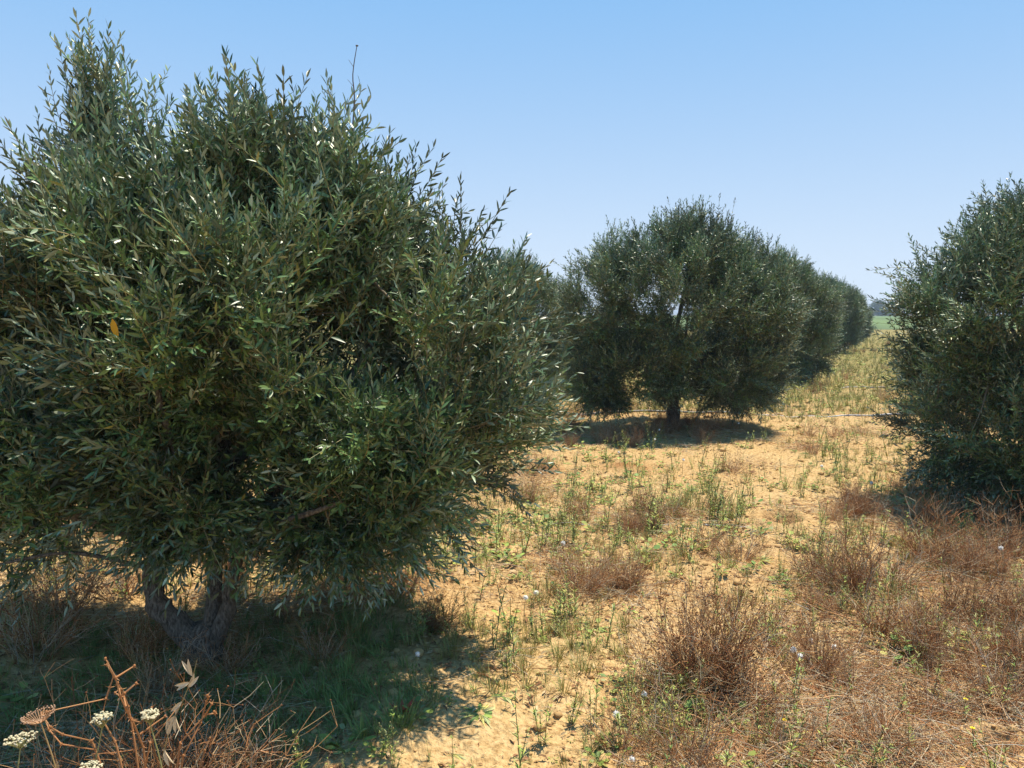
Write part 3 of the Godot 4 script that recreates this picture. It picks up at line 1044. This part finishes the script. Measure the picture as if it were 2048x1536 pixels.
func build_plants() -> void:
	rng.seed = 303
	# -- dry bushes: x, d, model, size, label
	var dry := [
		[0.80, 3.16, 0, 1.15, "large upright red-brown dry bush on the sand in the lower centre right"],
		[0.84, 3.13, 3, 1.2, "dark upright dry stalks in the heart of the large dry bush"],
		[0.64, 3.07, 1, 0.8, "left lobe of dry brown brush beside the large upright dry bush"],
		[0.98, 3.05, 4, 0.85, "rusty dry bush pressed against the right of the large upright dry bush"],
		[1.80, 4.52, 1, 0.85, "spreading dry brown bush behind the brush field, near the dug hole"],
		[1.90, 4.20, 0, 1.0, "erect dry bush in the middle of the brown brush field"],
		[2.20, 4.36, 2, 0.85, "wide low dry bush in the brush field before the right tree's shadow"],
		[2.64, 4.80, 0, 1.0, "tall dry brush standing in front of the right tree's shadow"],
		[2.71, 4.52, 4, 0.85, "dense dry brush at the shaded edge below the right tree"],
		[3.19, 4.90, 3, 1.0, "dry brush below the right tree beside the picture's right border"],
		[2.36, 3.90, 3, 0.9, "dry bush standing just behind the green broad-leaved weeds at right"],
		[2.33, 3.50, 2, 0.8, "dry bush to the right of the green broad-leaved weeds"],
		[1.86, 3.75, 5, 0.9, "low dry bush just behind the round green leaf at right"],
		[1.48, 3.25, 2, 0.7, "flat dry tangle before the two pairs of white seed heads"],
		[1.28, 3.62, 5, 0.7, "flat dry tangle behind the two pairs of white seed heads"],
		[1.49, 4.90, 2, 0.8, "reddish low tangle on bare sand in front of the dug hole"],
		[1.35, 5.12, 5, 0.65, "small reddish tangle at the near side of the green grass patch"],
		[0.38, 4.25, 4, 0.8, "greyish dry bush with a dark spiky stalk left of centre on the sand"],
		[0.40, 2.66, 5, 0.75, "low dry bush between two white seed heads at the bottom edge"],
		[0.62, 2.58, 1, 0.75, "dry bush at the bottom edge under the large upright dry bush"],
		[0.97, 2.70, 2, 0.75, "flat dry tangle at the bottom edge right of the large dry bush"],
		[1.37, 2.77, 5, 0.7, "flat dry tangle left of the reddish hole in the lower right"],
		[1.74, 3.05, 2, 0.7, "flat dry tangle behind the reddish hole in the lower right"],
		[2.05, 3.10, 4, 0.8, "dry bush near the right border behind the reddish hole"],
		[3.73, 5.88, 5, 0.8, "dry brush under the hanging branches of the right tree"],
		[3.14, 5.74, 1, 0.9, "dry brush at the left tip of the right tree's shadow"],
		[-2.41, 3.98, 1, 1.1, "shaded dry brush at the left border behind the big tree"],
		[-2.25, 3.50, 4, 1.0, "shaded dry brush at the left border beside the big tree's grass"],
		[-2.22, 4.28, 2, 1.1, "dry brush in the shade behind the left limb of the big tree"],
		[-0.39, 3.79, 3, 0.7, "dark dry bush at the right rim of the big tree's shadow"],
		[-0.60, 4.12, 5, 0.8, "dry brush under the right-hand foliage of the big tree"],
		[-0.88, 3.45, 2, 0.7, "flat dry tangle in the shade right of the forked trunk"],
		[1.85, 10.2, 2, 0.9, "dry brush in the shadow in front of the centre tree's trunk"],
		[1.12, 9.75, 5, 0.9, "dry brush at the near left rim of the centre tree's shadow"],
		[2.75, 10.35, 5, 0.8, "heap of rusty dry stems on the mound right of the centre trunk"],
		[-1.12, 2.32, 3, 1.05, "straw-brown tangle at the foot of the bare orange stalks, bottom left"],
		[-0.95, 2.36, 4, 0.95, "straw-brown tangle right of the bare orange stalks, bottom left"],
		[-1.28, 2.28, 5, 0.95, "straw-brown tangle between the lowest umbels, bottom left corner"],
		[-0.85, 2.55, 2, 0.5, "straw-brown tangle at the bottom edge below the forked trunk"],
		[-1.46, 2.34, 1, 1.0, "straw-brown tangle below the white umbel heads, bottom left corner"],
	]
	for q in dry:
		plant("dry_bush", bushes[q[2]], ["stems", "twigs"], q[0], q[1], q[3], rnd(0, TAU), q[4], "dry bush", "dry brown bushes on the sand")
	# -- leafy upright weeds
	var up := [
		[0.09, 5.35, "upright green weed right of the big tree's lower foliage, on pale sand"], [0.23, 5.23, "upright green weed with a few heads on pale sand near the first seed head"], [-0.09, 5.61, "upright weed half behind the big tree's lowest right twigs"],
		[-0.18, 4.20, "tall green weed at the edge of the big tree's right foliage"], [-0.21, 3.79, "dark green weed where the big tree's shadow meets the sun"], [-0.01, 3.61, "bright green weed in the sunny strip beside the big tree's shadow"],
		[0.11, 3.61, "second bright green weed in the sunny strip beside the shadow"], [-0.08, 3.50, "yellow-green weed in the sunny strip with straw at its foot"], [0.35, 3.55, "leafy weed left of the large dry bush"],
		[0.46, 3.61, "weed leaning right beside the large dry bush"], [0.19, 3.79, "weed behind the sunny strip, near fallen stalks"], [0.33, 3.95, "weed in front of the greyish dry bush"],
		[0.10, 2.70, "slender green weed on bare sand at the bottom centre"], [0.03, 2.52, "thin green spikes at the very bottom centre"], [-0.02, 3.20, "weed at the upper edge of the bare sand patch"], [0.01, 3.34, "brown-footed weed above the bare sand patch"],
		[0.75, 5.23, "weed in front of the green grass patch, left one"], [1.12, 5.01, "dark small weed on sand in front of the green grass patch"], [2.59, 7.34, "dark thin weed standing alone before the centre tree's right side"],
		[0.42, 4.50, "dark spiky weed stalk rising from the greyish dry bush"], [3.32, 7.57, "bushy green weed midway between centre tree and right tree, left one"], [3.46, 7.34, "bushy green weed midway between centre tree and right tree, nearest one"],
		[3.81, 8.08, "bushy green weed midway between centre tree and right tree, back one"], [2.56, 6.72, "weed at the top of the brown brush field"], [1.88, 7.57, "weed on bare sand in front of the centre tree"],
		[1.23, 8.66, "small weed on bare sand left of the centre tree's shadow edge"], [3.10, 9.34, "weed in the right part of the centre tree's shadow"], [2.75, 8.99, "weed at the near rim of the centre tree's shadow"],
		[1.07, 2.78, "tall thin weed near the bottom edge right of the large dry bush"], [1.16, 3.07, "bright green weed right of the large dry bush"], [0.72, 2.50, "weed at the bottom edge below the large dry bush"],
		[2.39, 4.12, "fresh green weed in the brush field by the right border"], [2.50, 4.02, "bright green shoot above the broad-leaved weeds by the right border"],
	]
	var i := 0
	for q in up:
		plant("green_weed", upright_weeds[i % 6], ["stem", "leaves"], q[0], q[1], rnd(0.6, 1.0), rnd(0, TAU), q[2], "weed", "upright green weeds on the sand")
		i += 1
	# -- broad-leaved weeds
	var broad := [
		[1.82, 3.55, 0, 1.1, "round-leaved green weed among dry stalks at right"], [1.93, 3.64, 1, 0.8, "small round-leaved weed right of the larger one among dry stalks"], [1.84, 3.36, 2, 0.7, "low leafy weed in front of the round-leaved one at right"],
		[1.43, 3.40, 1, 0.8, "low leafy weed beside the two pairs of white seed heads"], [-0.13, 2.91, 3, 1.0, "flat green leaf rosette on the edge of the bare sand"], [-0.03, 3.02, 3, 0.7, "smaller leaf rosette behind the flat one on the bare sand"],
		[0.44, 3.16, 2, 0.8, "leafy green weed left of the large dry bush's foot"], [0.42, 3.72, 1, 0.7, "dark small leafy weed behind the large dry bush"], [2.19, 3.55, 1, 1.2, "largest of the broad-leaved green weeds by the right border"],
		[2.16, 3.68, 2, 1.1, "broad-leaved green weed behind the largest one by the right border"], [2.30, 3.61, 0, 1.0, "broad-leaved green weed right of the largest one by the right border"], [-2.05, 3.10, 2, 1.6, "dark leafy weed in the shade at the left border"],
		[-0.37, 2.84, 2, 0.9, "leafy weed at the lower rim of the big tree's shadow"], [-0.60, 2.66, 1, 1.0, "leafy weed in the grass at the bottom, left of the bare sand"], [1.59, 4.44, 2, 0.8, "small leafy weed on the left side of the brown brush field"],
		[-0.23, 2.66, 3, 0.8, "leaf rosette at the bottom edge of the bare sand"], [1.89, 3.11, 2, 0.7, "small leafy weed behind the reddish hole"], [0.83, 2.98, 1, 0.6, "tiny green weed in the dark foot of the large dry bush"],
	]
	for q in broad:
		plant("broad_leaved_weed", broad_weeds[q[2]], ["stems", "leaves"], q[0], q[1], q[3], rnd(0, TAU), q[4], "weed", "broad-leaved weeds on the sand")
	# one with reddened leaves
	var rg := Geo.new()
	for k in 9:
		var a := TAU * k / 9.0
		var dir := Vector3(cos(a), rnd(0.4, 1.6), sin(a)).normalized()
		rg.blade(Vector3.ZERO, dir, dir.cross(Vector3.UP).normalized(), rnd(0.06, 0.10), 0.017, 0.15, vary(Color(0.34, 0.045, 0.04), 0.3), Color(0.42, 0.10, 0.06), 4)
	plant("red_leaved_weed", [rg.mesh(M.weed)], ["leaves"], -0.43, 2.88, 1.0, 0.3, "small weed with red leaves at the lower rim of the big tree's shadow", "weed")
	# -- white seed heads: x, d, stem height, label
	var seeds := [
		[0.51, 2.88, 0.09, "white seed head low in front of the large dry bush, upper of three"], [0.37, 2.72, 0.10, "white seed head left of the large dry bush's near side, middle of three"], [0.40, 2.50, 0.08, "white seed head at the bottom edge, lowest of three"],
		[-0.44, 3.20, 0.13, "white seed head in the shade of the big tree, above dark grass"], [0.31, 4.80, 0.16, "white seed head on pale sand left of the dark spiky stalk"], [0.11, 3.98, 0.14, "white seed head in the sunny strip, upper one"],
		[0.06, 3.84, 0.15, "white seed head in the sunny strip, lower one"], [1.44, 3.50, 0.10, "left head of the upper white pair among flat dry stalks"], [1.47, 3.47, 0.09, "right head of the upper white pair among flat dry stalks"],
		[1.30, 3.39, 0.11, "upper head of the smaller white pair left among dry stalks"], [1.28, 3.32, 0.11, "lower head of the smaller white pair left among dry stalks"], [3.02, 4.61, 0.14, "white seed head in front of dark shade near the right border"],
		[1.89, 9.71, 0.16, "white seed head in the shadow left of the centre trunk"], [1.67, 8.95, 0.14, "white seed head at the near rim of the centre tree's shadow"], [1.11, 7.82, 0.15, "white seed head on bare sand before the centre tree's left side"],
		[1.70, 7.57, 0.15, "white seed head on bare sand before the centre trunk"], [3.03, 7.45, 0.14, "white seed head in dry grass between the centre and right trees"], [2.95, 9.9, 0.16, "white seed head in the right half of the centre tree's shadow"],
		[3.10, 6.6, 0.15, "white seed head at the top of the brown brush field"],
	]
	for q in seeds:
		var o := base("seed_head_plant", g(q[0], q[1], -0.004), rnd(0, TAU))
		var st := Geo.new()
		var tip := Vector3(rnd(-0.03, 0.03), q[2], rnd(-0.03, 0.03))
		st.tube(smooth_path([Vector3.ZERO, Vector3(tip.x * 0.2, q[2] * 0.55, tip.z * 0.2), tip], 3), taper(7, 0.0018, 0.0012), 4, Color(0.20, 0.19, 0.08))
		part("stem", st.mesh(M.weed), o)
		part("seed_head", puffs[rng.randi() % 2], o, Transform3D(Basis(Vector3.UP, rnd(0, TAU)).scaled(Vector3.ONE * rnd(0.75, 1.15)), tip))
		tag(o, q[3], "seed head", "white fluffy seed heads")
	# -- yellow flowers
	var yel := [
		[1.69, 2.70, "yellow flower at the near side of the reddish hole"], [1.80, 2.93, "yellow flower just behind the reddish hole"], [1.46, 3.40, "tiny yellow flower beside the upper pair of white seed heads"], [2.05, 3.22, "yellow flower on a green sprig near the right border"],
		[1.55, 2.52, "yellow flower at the bottom edge left of the reddish hole"], [1.05, 2.84, "yellow flower right of the large dry bush"], [0.17, 7.3, "yellow flowers in the green strip beside the big tree's right edge"],
	]
	for q in yel:
		var o := base("yellow_flower", g(q[0], q[1], -0.004), rnd(0, TAU))
		var st := Geo.new()
		var h := rnd(0.06, 0.12)
		st.tube(PackedVector3Array([Vector3.ZERO, V(0.005, h * 0.5, 0.0), V(0.0, h, 0.0)]), taper(3, 0.0018, 0.0012), 4, Color(0.13, 0.17, 0.05))
		for k in 5:
			var a := rnd(0, TAU)
			var dir := Vector3(cos(a), 0.7, sin(a)).normalized()
			st.blade(V(0.003, h * rnd(0.05, 0.7), 0), dir, dir.cross(Vector3.UP).normalized(), rnd(0.02, 0.045), 0.007, 0.2, green(), green())
		part("stem", st.mesh(M.weed), o)
		var fl := Geo.new()
		for k in 11:
			var a := TAU * k / 11.0
			var dir := Vector3(cos(a), 0.35, sin(a)).normalized()
			fl.blade(V(0, h, 0), dir, dir.cross(Vector3.UP).normalized(), 0.011, 0.005, 0.05, Color(0.75, 0.55, 0.02), Color(0.80, 0.62, 0.03), 2)
		fl.ball(V(0, h + 0.002, 0), V(0.004, 0.0025, 0.004), Color(0.6, 0.36, 0.02), 6, 4)
		part("flower", fl.mesh(M.weed), o)
		tag(o, q[2], "flower", "small yellow flowers")
	# -- a clump of taller grass on the sand
	var cl := Geo.new()
	for k in 210:
		var a := rnd(0, TAU)
		var r := 0.34 * sqrt(rng.randf())
		var dir := Vector3(rnd(-0.6, 0.8), 1.0, rnd(-0.6, 0.6)).normalized()
		var c := green() if rng.randf() < 0.7 else vary(Color(0.40, 0.33, 0.16), 0.2)
		cl.blade(V(cos(a) * r, -0.01, sin(a) * r), dir, dir.cross(rdir()).normalized(), rnd(0.12, 0.30), rnd(0.003, 0.005), rnd(0.02, 0.2), c, c.lerp(Color(0.36, 0.32, 0.13), 0.4))
	var clump := plant("grass_clump", [cl.mesh(M.weed)], ["blades"], 1.62, 6.25, 1.0, 0.4, "clump of tall yellow-green grass on pale sand left of the dug hole", "grass clump")
	clump.get_node("blades").set_meta("kind", "stuff")

# the bare jointed stalks, the oat and the umbels in the near left corner
func build_corner() -> void:
	rng.seed = 404
	var near := 0.87
	var o := base("bare_stalk_plant", g(-1.17 * near, 2.36 * near, 0.0))
	var foot := g(-1.17 * near, 2.36 * near)
	var runs := [
		[V(-1.18, 0.0, 0), V(-1.29, 0.22, 0), V(-1.33, 0.30, 0), V(-1.33, 0.35, 0), V(-1.44, 0.38, 0)],
		[V(-1.33, 0.35, 0), V(-1.325, 0.38, 0), V(-1.31, 0.42, 0)],
		[V(-1.17, 0.0, 0), V(-1.245, 0.24, 0), V(-1.26, 0.32, 0), V(-1.27, 0.39, 0), V(-1.272, 0.42, 0), V(-1.28, 0.50, 0)],
		[V(-1.16, 0.0, 0), V(-1.20, 0.20, 0), V(-1.21, 0.32, 0), V(-1.21, 0.36, 0), V(-1.22, 0.42, 0), V(-1.22, 0.49, 0), V(-1.25, 0.55, 0)],
		[V(-1.22, 0.49, 0), V(-1.18, 0.51, 0)], [V(-1.22, 0.42, 0), V(-1.195, 0.44, 0), V(-1.17, 0.46, 0)], [V(-1.22, 0.42, 0), V(-1.255, 0.41, 0)],
		[V(-1.21, 0.36, 0), V(-1.25, 0.375, 0), V(-1.31, 0.36, 0)],
		[V(-1.21, 0.32, 0), V(-1.20, 0.34, 0), V(-1.195, 0.39, 0)], [V(-1.20, 0.33, 0), V(-1.15, 0.345, 0), V(-1.13, 0.375, 0)], [V(-1.16, 0.30, 0), V(-1.10, 0.335, 0)],
		[V(-1.14, 0.0, 0), V(-1.05, 0.20, 0), V(-1.02, 0.27, 0), V(-1.01, 0.33, 0), V(-0.975, 0.38, 0), V(-0.95, 0.42, 0)],
		[V(-1.14, 0.0, 0), V(-1.06, 0.24, 0), V(-1.01, 0.29, 0), V(-0.955, 0.325, 0), V(-0.94, 0.355, 0)], [V(-1.01, 0.29, 0), V(-0.97, 0.35, 0)],
		[V(-1.20, 0.0, 0), V(-1.34, 0.25, 0), V(-1.40, 0.30, 0), V(-1.43, 0.33, 0), V(-1.48, 0.355, 0)],
		[V(-1.20, 0.0, 0), V(-1.33, 0.22, 0), V(-1.41, 0.265, 0), V(-1.45, 0.31, 0), V(-1.485, 0.34, 0)],
		[V(-1.12, 0.05, 0), V(-1.0, 0.19, 0), V(-0.99, 0.22, 0)], [V(-1.2, 0.12, 0), V(-1.13, 0.27, 0), V(-1.08, 0.34, 0)],
	]
	var k := 0
	for r in runs:
		var st := Geo.new()
		var pts := PackedVector3Array()
		for q in r:
			pts.append(V(q.x * near - foot.x, (1.6 - (1.6 - q.y) * near) if q.y > 0.1 else q.y, 0.07 * sin(q.x * 23.0 + q.y * 9.0) * clampf(q.y * 3.0, 0.0, 1.0)))
		var c := vary(Color(0.36, 0.165, 0.07), 0.15)
		st.tube(pts, taper(pts.size(), 0.0030, 0.0016), 6, c, c.lerp(Color(0.42, 0.25, 0.13), 0.5))
		for j in range(1, pts.size()):
			st.ball(pts[j], V(0.0040, 0.0050, 0.0040), c * 0.85, 6, 4)
			for b in 4:
				var dir := rdir()
				st.blade(pts[j], dir, dir.cross(rdir()).normalized(), rnd(0.008, 0.02), 0.002, 0.0, c, Color(0.45, 0.27, 0.14), 2)
		numbered_part("stalk", k, st.mesh(M.dry), o)
		k += 1
	tag(o, "bare jointed orange-brown stalks of a dead plant, bottom left foreground", "dead plant")
	# the oat: a bent straw with pale hanging husks
	var oat := base("oat_straw", g(-1.0, 2.05, 0.0))
	var path := smooth_path([V(-0.02, 0, 0), V(0.00, 0.24, 0.0), V(0.045, 0.44, 0.01), V(0.09, 0.54, 0.01), V(0.12, 0.61, 0.01), V(0.135, 0.66, 0.01)], 4)
	var sg := Geo.new()
	sg.tube(path, taper(path.size(), 0.0019, 0.0007), 4, Color(0.40, 0.30, 0.14), Color(0.30, 0.24, 0.12))
	part("straw", sg.mesh(M.dry), oat)
	var hk := [[16, V(-0.25, 0.75, 0.1), 0.055], [15, V(-0.9, -0.35, 0.1), 0.045], [14, V(0.5, 0.75, 0.0), 0.045], [12, V(-0.6, -0.75, 0.1), 0.045], [10, V(0.15, -1.0, 0.1), 0.05], [10, V(-0.5, -0.8, 0.0), 0.035], [8, V(0.2, 1.0, 0.1), 0.05], [7, V(0.35, -0.8, 0.1), 0.05]]
	k = 0
	for h in hk:
		var hg := Geo.new()
		var d: Vector3 = h[1].normalized()
		for w in 2:
			hg.leaf(path[h[0]], d.rotated(Vector3.BACK, 0.16 * (w * 2 - 1)), Vector3.BACK.rotated(d, 0.6 * w), h[2], 0.011, Color(0.62, 0.50, 0.33), Color(0.66, 0.54, 0.36), 0.05, 0.9)
		numbered_part("husk", k, hg.mesh(M.weed), oat)
		k += 1
	tag(oat, "dry oat straw with pale husks leaning over the dark grass, bottom left", "oat straw")
	# white umbels
	var um := [[-1.50, 2.24, 0.31, 0.050, "white umbel head, lowest and leftmost in the bottom left corner"], [-1.27, 2.28, 0.36, 0.034, "small white umbel head in the middle of the bare orange stalks"], [-1.27, 2.20, 0.25, 0.042, "cream umbel head low in front of the bare orange stalks"], [-1.12, 2.28, 0.36, 0.030, "white umbel head right of the middle one among orange stalks"]]
	for u in um:
		u[2] = 1.6 - (1.6 - u[2]) * near
		var f := base("umbel_flower", g(u[0] * near, u[1] * near, 0.0), rnd(0, TAU))
		var st := Geo.new()
		var top := V(0.0, u[2], 0.0)
		st.tube(smooth_path([V(0.05, 0, 0.02), V(0.04, u[2] * 0.6, 0.0), top - V(0, 0.02, 0)], 4), taper(9, 0.0024, 0.0016), 5, Color(0.22, 0.22, 0.08), Color(0.30, 0.28, 0.11))
		var hd := Geo.new()
		for j in 34:
			var rr: float = u[3] * 0.75 * sqrt((j + 0.5) / 34.0)
			var a := j * 2.39996
			var tip: Vector3 = top + V(cos(a) * rr, 0.012 - 6.0 * rr * rr + rnd(-0.005, 0.005), sin(a) * rr)
			st.tube(PackedVector3Array([top - V(0, 0.02, 0), tip]), taper(2, 0.0009, 0.0006), 3, Color(0.30, 0.30, 0.13))
			for b in 4:
				hd.ball(tip + rdir() * 0.003, V(0.0032, 0.0022, 0.0032) * rnd(0.8, 1.3), vary(Color(0.48, 0.43, 0.28), 0.2), 5, 3)
		part("stem", st.mesh(M.weed), f)
		part("flower_head", hd.mesh(M.weed), f)
		tag(f, u[4], "umbel flower", "umbel flowers in the near left corner")
	# two umbels gone to seed
	for u in [[-1.42, 2.22, 0.39, 0.045, 0.9, "folded brown umbel gone to seed above the lowest white one"], [-1.45, 2.12, 0.22, 0.055, -0.1, "open brown umbel skeleton in the bottom left corner"]]:
		u[2] = 1.6 - (1.6 - u[2]) * near
		var f := base("dead_umbel", g(u[0] * near, u[1] * near, 0.0), 0.0)
		var st := Geo.new()
		var top := V(0.0, u[2], 0.0)
		st.tube(smooth_path([V(0.07, 0, 0.0), V(0.05, u[2] * 0.6, 0.0), top], 4), taper(9, 0.0024, 0.0016), 5, Color(0.34, 0.28, 0.11), Color(0.36, 0.24, 0.11))
		part("stem", st.mesh(M.weed), f)
		var hd := Geo.new()
		for j in 26:
			var a := TAU * j / 26.0
			var dir := V(cos(a) - 0.5 * u[4], 0.5, sin(a)).normalized()
			var tip: Vector3 = top + dir * u[3]
			hd.tube(PackedVector3Array([top, top + dir * (u[3] * 0.5) + V(0, -0.004, 0), tip]), taper(3, 0.0012, 0.001), 3, vary(Color(0.36, 0.21, 0.12), 0.2))
			for b in 3:
				hd.ball(tip + rdir() * 0.004, Vector3.ONE * 0.0022, Color(0.40, 0.26, 0.17), 5, 3)
		part("flower_head", hd.mesh(M.dry), f)
		tag(f, u[5], "umbel flower", "dead umbels in the near left corner")
	# a long pale straw
	var lone := Geo.new()
	lone.tube(smooth_path([V(0, 0.0, 0), V(0.10, 0.20, 0.0), V(0.22, 0.40, 0.0)], 5), taper(11, 0.0020, 0.0010), 4, Color(0.44, 0.36, 0.22))
	var lo := whole("pale_straw", lone.mesh(M.dry))
	lo.position = g(-1.10, 2.30, 0.0)
	tag(lo, "single long pale straw slanting across the dark grass, right of the oat", "straw")
	# the bare twig above the crown and one yellow dead leaf are children of the big tree
	var tree := get_node("olive_tree")
	var tp := smooth_path([V(0.72, 2.35, 0.0), V(0.74, 2.55, 0.0), V(0.735, 2.66, 0.0), V(0.755, 2.78, 0.0)], 4)
	var tg := Geo.new()
	tg.tube(tp, taper(tp.size(), 0.004, 0.0016), 5, Color(0.13, 0.11, 0.10))
	tg.ball(tp[tp.size() - 1], V(0.007, 0.004, 0.005), Color(0.12, 0.10, 0.09), 5, 4)
	for q in [3, 6, 9]:
		tg.tube(PackedVector3Array([tp[q], tp[q] + V(rnd(-0.04, 0.04), 0.03, 0)]), taper(2, 0.0014, 0.0008), 3, Color(0.14, 0.12, 0.10))
	var bare := part("bare_twig", tg.mesh(M.stem), tree)
	bare.set_meta("label", "leafless twig rising above the crown")
	var yl := Geo.new()
	yl.leaf(Vector3.ZERO, V(0.25, -1, 0.1).normalized(), V(0.1, 0.2, 1.0), 0.075, 0.022, Color(0.62, 0.32, 0.02), Color(0.55, 0.28, 0.03), 0.1, 0.3)
	var yellow := part("yellow_leaf", yl.mesh(M.weed), tree, Transform3D(Basis(), V(0.08, 1.62, 0.83)))
	yellow.set_meta("label", "single orange-yellow dying leaf")

func build_pipes() -> void:
	rng.seed = 505
	var lines := [
		["irrigation_pipe", -1.5, 12.45, 6.6, 12.05, 0.016, -0.002, Color(0.27, 0.28, 0.30), "grey irrigation pipe lying on the sand just behind the centre tree's trunk"],
		["irrigation_pipe", 4.5, 16.3, 10.5, 16.8, 0.015, -0.006, Color(0.20, 0.21, 0.23), "farther grey irrigation pipe half hidden in the weeds beyond the centre tree"],
		["drip_line", 0.3, 5.85, 1.9, 5.70, 0.006, -0.004, Color(0.30, 0.31, 0.33), "thin grey drip line half buried in sand near the green grass patch"],
	]
	for l in lines:
		var pts := PackedVector3Array()
		var n := 60
		for i in n:
			var t := float(i) / (n - 1)
			var x := lerpf(l[1], l[3], t)
			var d := lerpf(l[2], l[4], t) + 0.010 * sin(t * 23.0) + 0.03 * sin(t * 7.0)
			pts.append(g(x, d, l[5] * 0.55 + l[6] + 0.012 * sin(t * 17.0 + l[1]) + (0.022 * smoothstep(2.6, 1.6, x) if d > 11.0 and d < 13.0 else 0.0)))
		var gt := Geo.new()
		gt.tube(pts, taper(n, l[5], l[5]), 9, l[7])
		var o := whole(l[0], gt.mesh(M.pipe))
		tag(o, l[8], "pipe")

func build_far() -> void:
	# a low green crop far beyond the last trees
	rng.seed = 606
	var v := Geo.new()
	var nx := 90
	var nd := 40
	var ids := []
	for j in nd:
		for i in nx:
			var x := lerpf(15.0, 230.0, i / (nx - 1.0))
			var d := lerpf(80.0, 260.0, j / (nd - 1.0))
			var rim := i == 0 or j == 0 or i == nx - 1 or j == nd - 1
			var h := 0.0 if rim else 0.85 + 0.5 * n_mid.get_noise_2d(x * 3.0, d * 3.0)
			ids.append(v.vert(V(x, h, -d), Vector3.UP, vary(Color(0.105, 0.15, 0.04), 0.25)))
	for j in nd - 1:
		for i in nx - 1:
			v.tri(ids[j * nx + i], ids[j * nx + i + 1], ids[(j + 1) * nx + i])
			v.tri(ids[j * nx + i + 1], ids[(j + 1) * nx + i + 1], ids[(j + 1) * nx + i])
	tag(whole("crop_field", v.mesh(M.weed)), "flat bright green crop field beyond the end of the tree row", "crop field", "", "stuff")

# ------------------------------------------------------------------ the start
func _ready() -> void:
	var cam := Camera3D.new()
	cam.name = "camera"
	cam.fov = 53.0
	cam.near = 0.05
	cam.far = 4000.0
	cam.position = Vector3(0, 1.6, 0)
	cam.rotation_degrees = Vector3(-5.19, 0, 0)
	add_child(cam)
	var sky := ProceduralSkyMaterial.new()
	sky.sky_top_color = Color(0.10 / 1.72, 0.42 / 1.72, 0.88 / 1.72).linear_to_srgb()
	sky.sky_horizon_color = Color(0.79 / 1.72, 0.905 / 1.72, 1.03 / 1.72).linear_to_srgb()
	sky.sky_curve = 0.205
	sky.sky_energy_multiplier = 1.0
	sky.ground_horizon_color = Color(0.30, 0.22, 0.12).linear_to_srgb()
	sky.ground_bottom_color = Color(0.30, 0.22, 0.12).linear_to_srgb()
	sky.sun_angle_max = 0.5
	var env := Environment.new()
	env.background_mode = Environment.BG_SKY
	env.sky = Sky.new()
	env.sky.sky_material = sky
	env.tonemap_mode = Environment.TONE_MAPPER_LINEAR
	env.tonemap_exposure = 1.72
	env.sdfgi_enabled = true
	env.ssao_enabled = true
	env.ssil_enabled = true
	env.fog_enabled = true
	env.fog_density = 0.0008
	env.fog_light_color = Color(0.78, 0.86, 0.95)
	var we := WorldEnvironment.new()
	we.name = "environment"
	we.environment = env
	add_child(we)
	var sun := DirectionalLight3D.new()
	sun.name = "sun"
	sun.light_color = Color(1.0, 0.955, 0.88)
	sun.light_energy = 1.5
	sun.light_angular_distance = 0.5
	sun.shadow_enabled = true
	add_child(sun)
	sun.look_at_from_position(SUN_DIR * 50.0, Vector3.ZERO, Vector3.FORWARD)

	for q in [[n_big, 0.25, 3, 2], [n_mid, 1.6, 7, 3], [n_fine, 9.0, 13, 3], [n_patch, 0.55, 19, 3], [n_clump, 1.7, 29, 1]]:
		q[0].noise_type = FastNoiseLite.TYPE_SIMPLEX_SMOOTH
		q[0].frequency = q[1]
		q[0].seed = q[2]
		q[0].fractal_octaves = q[3]
	make_materials()
	build_ground()
	build_trees()
	make_models()
	build_pipes()
	build_far()
	build_plants()
	build_corner()
	build_cover()
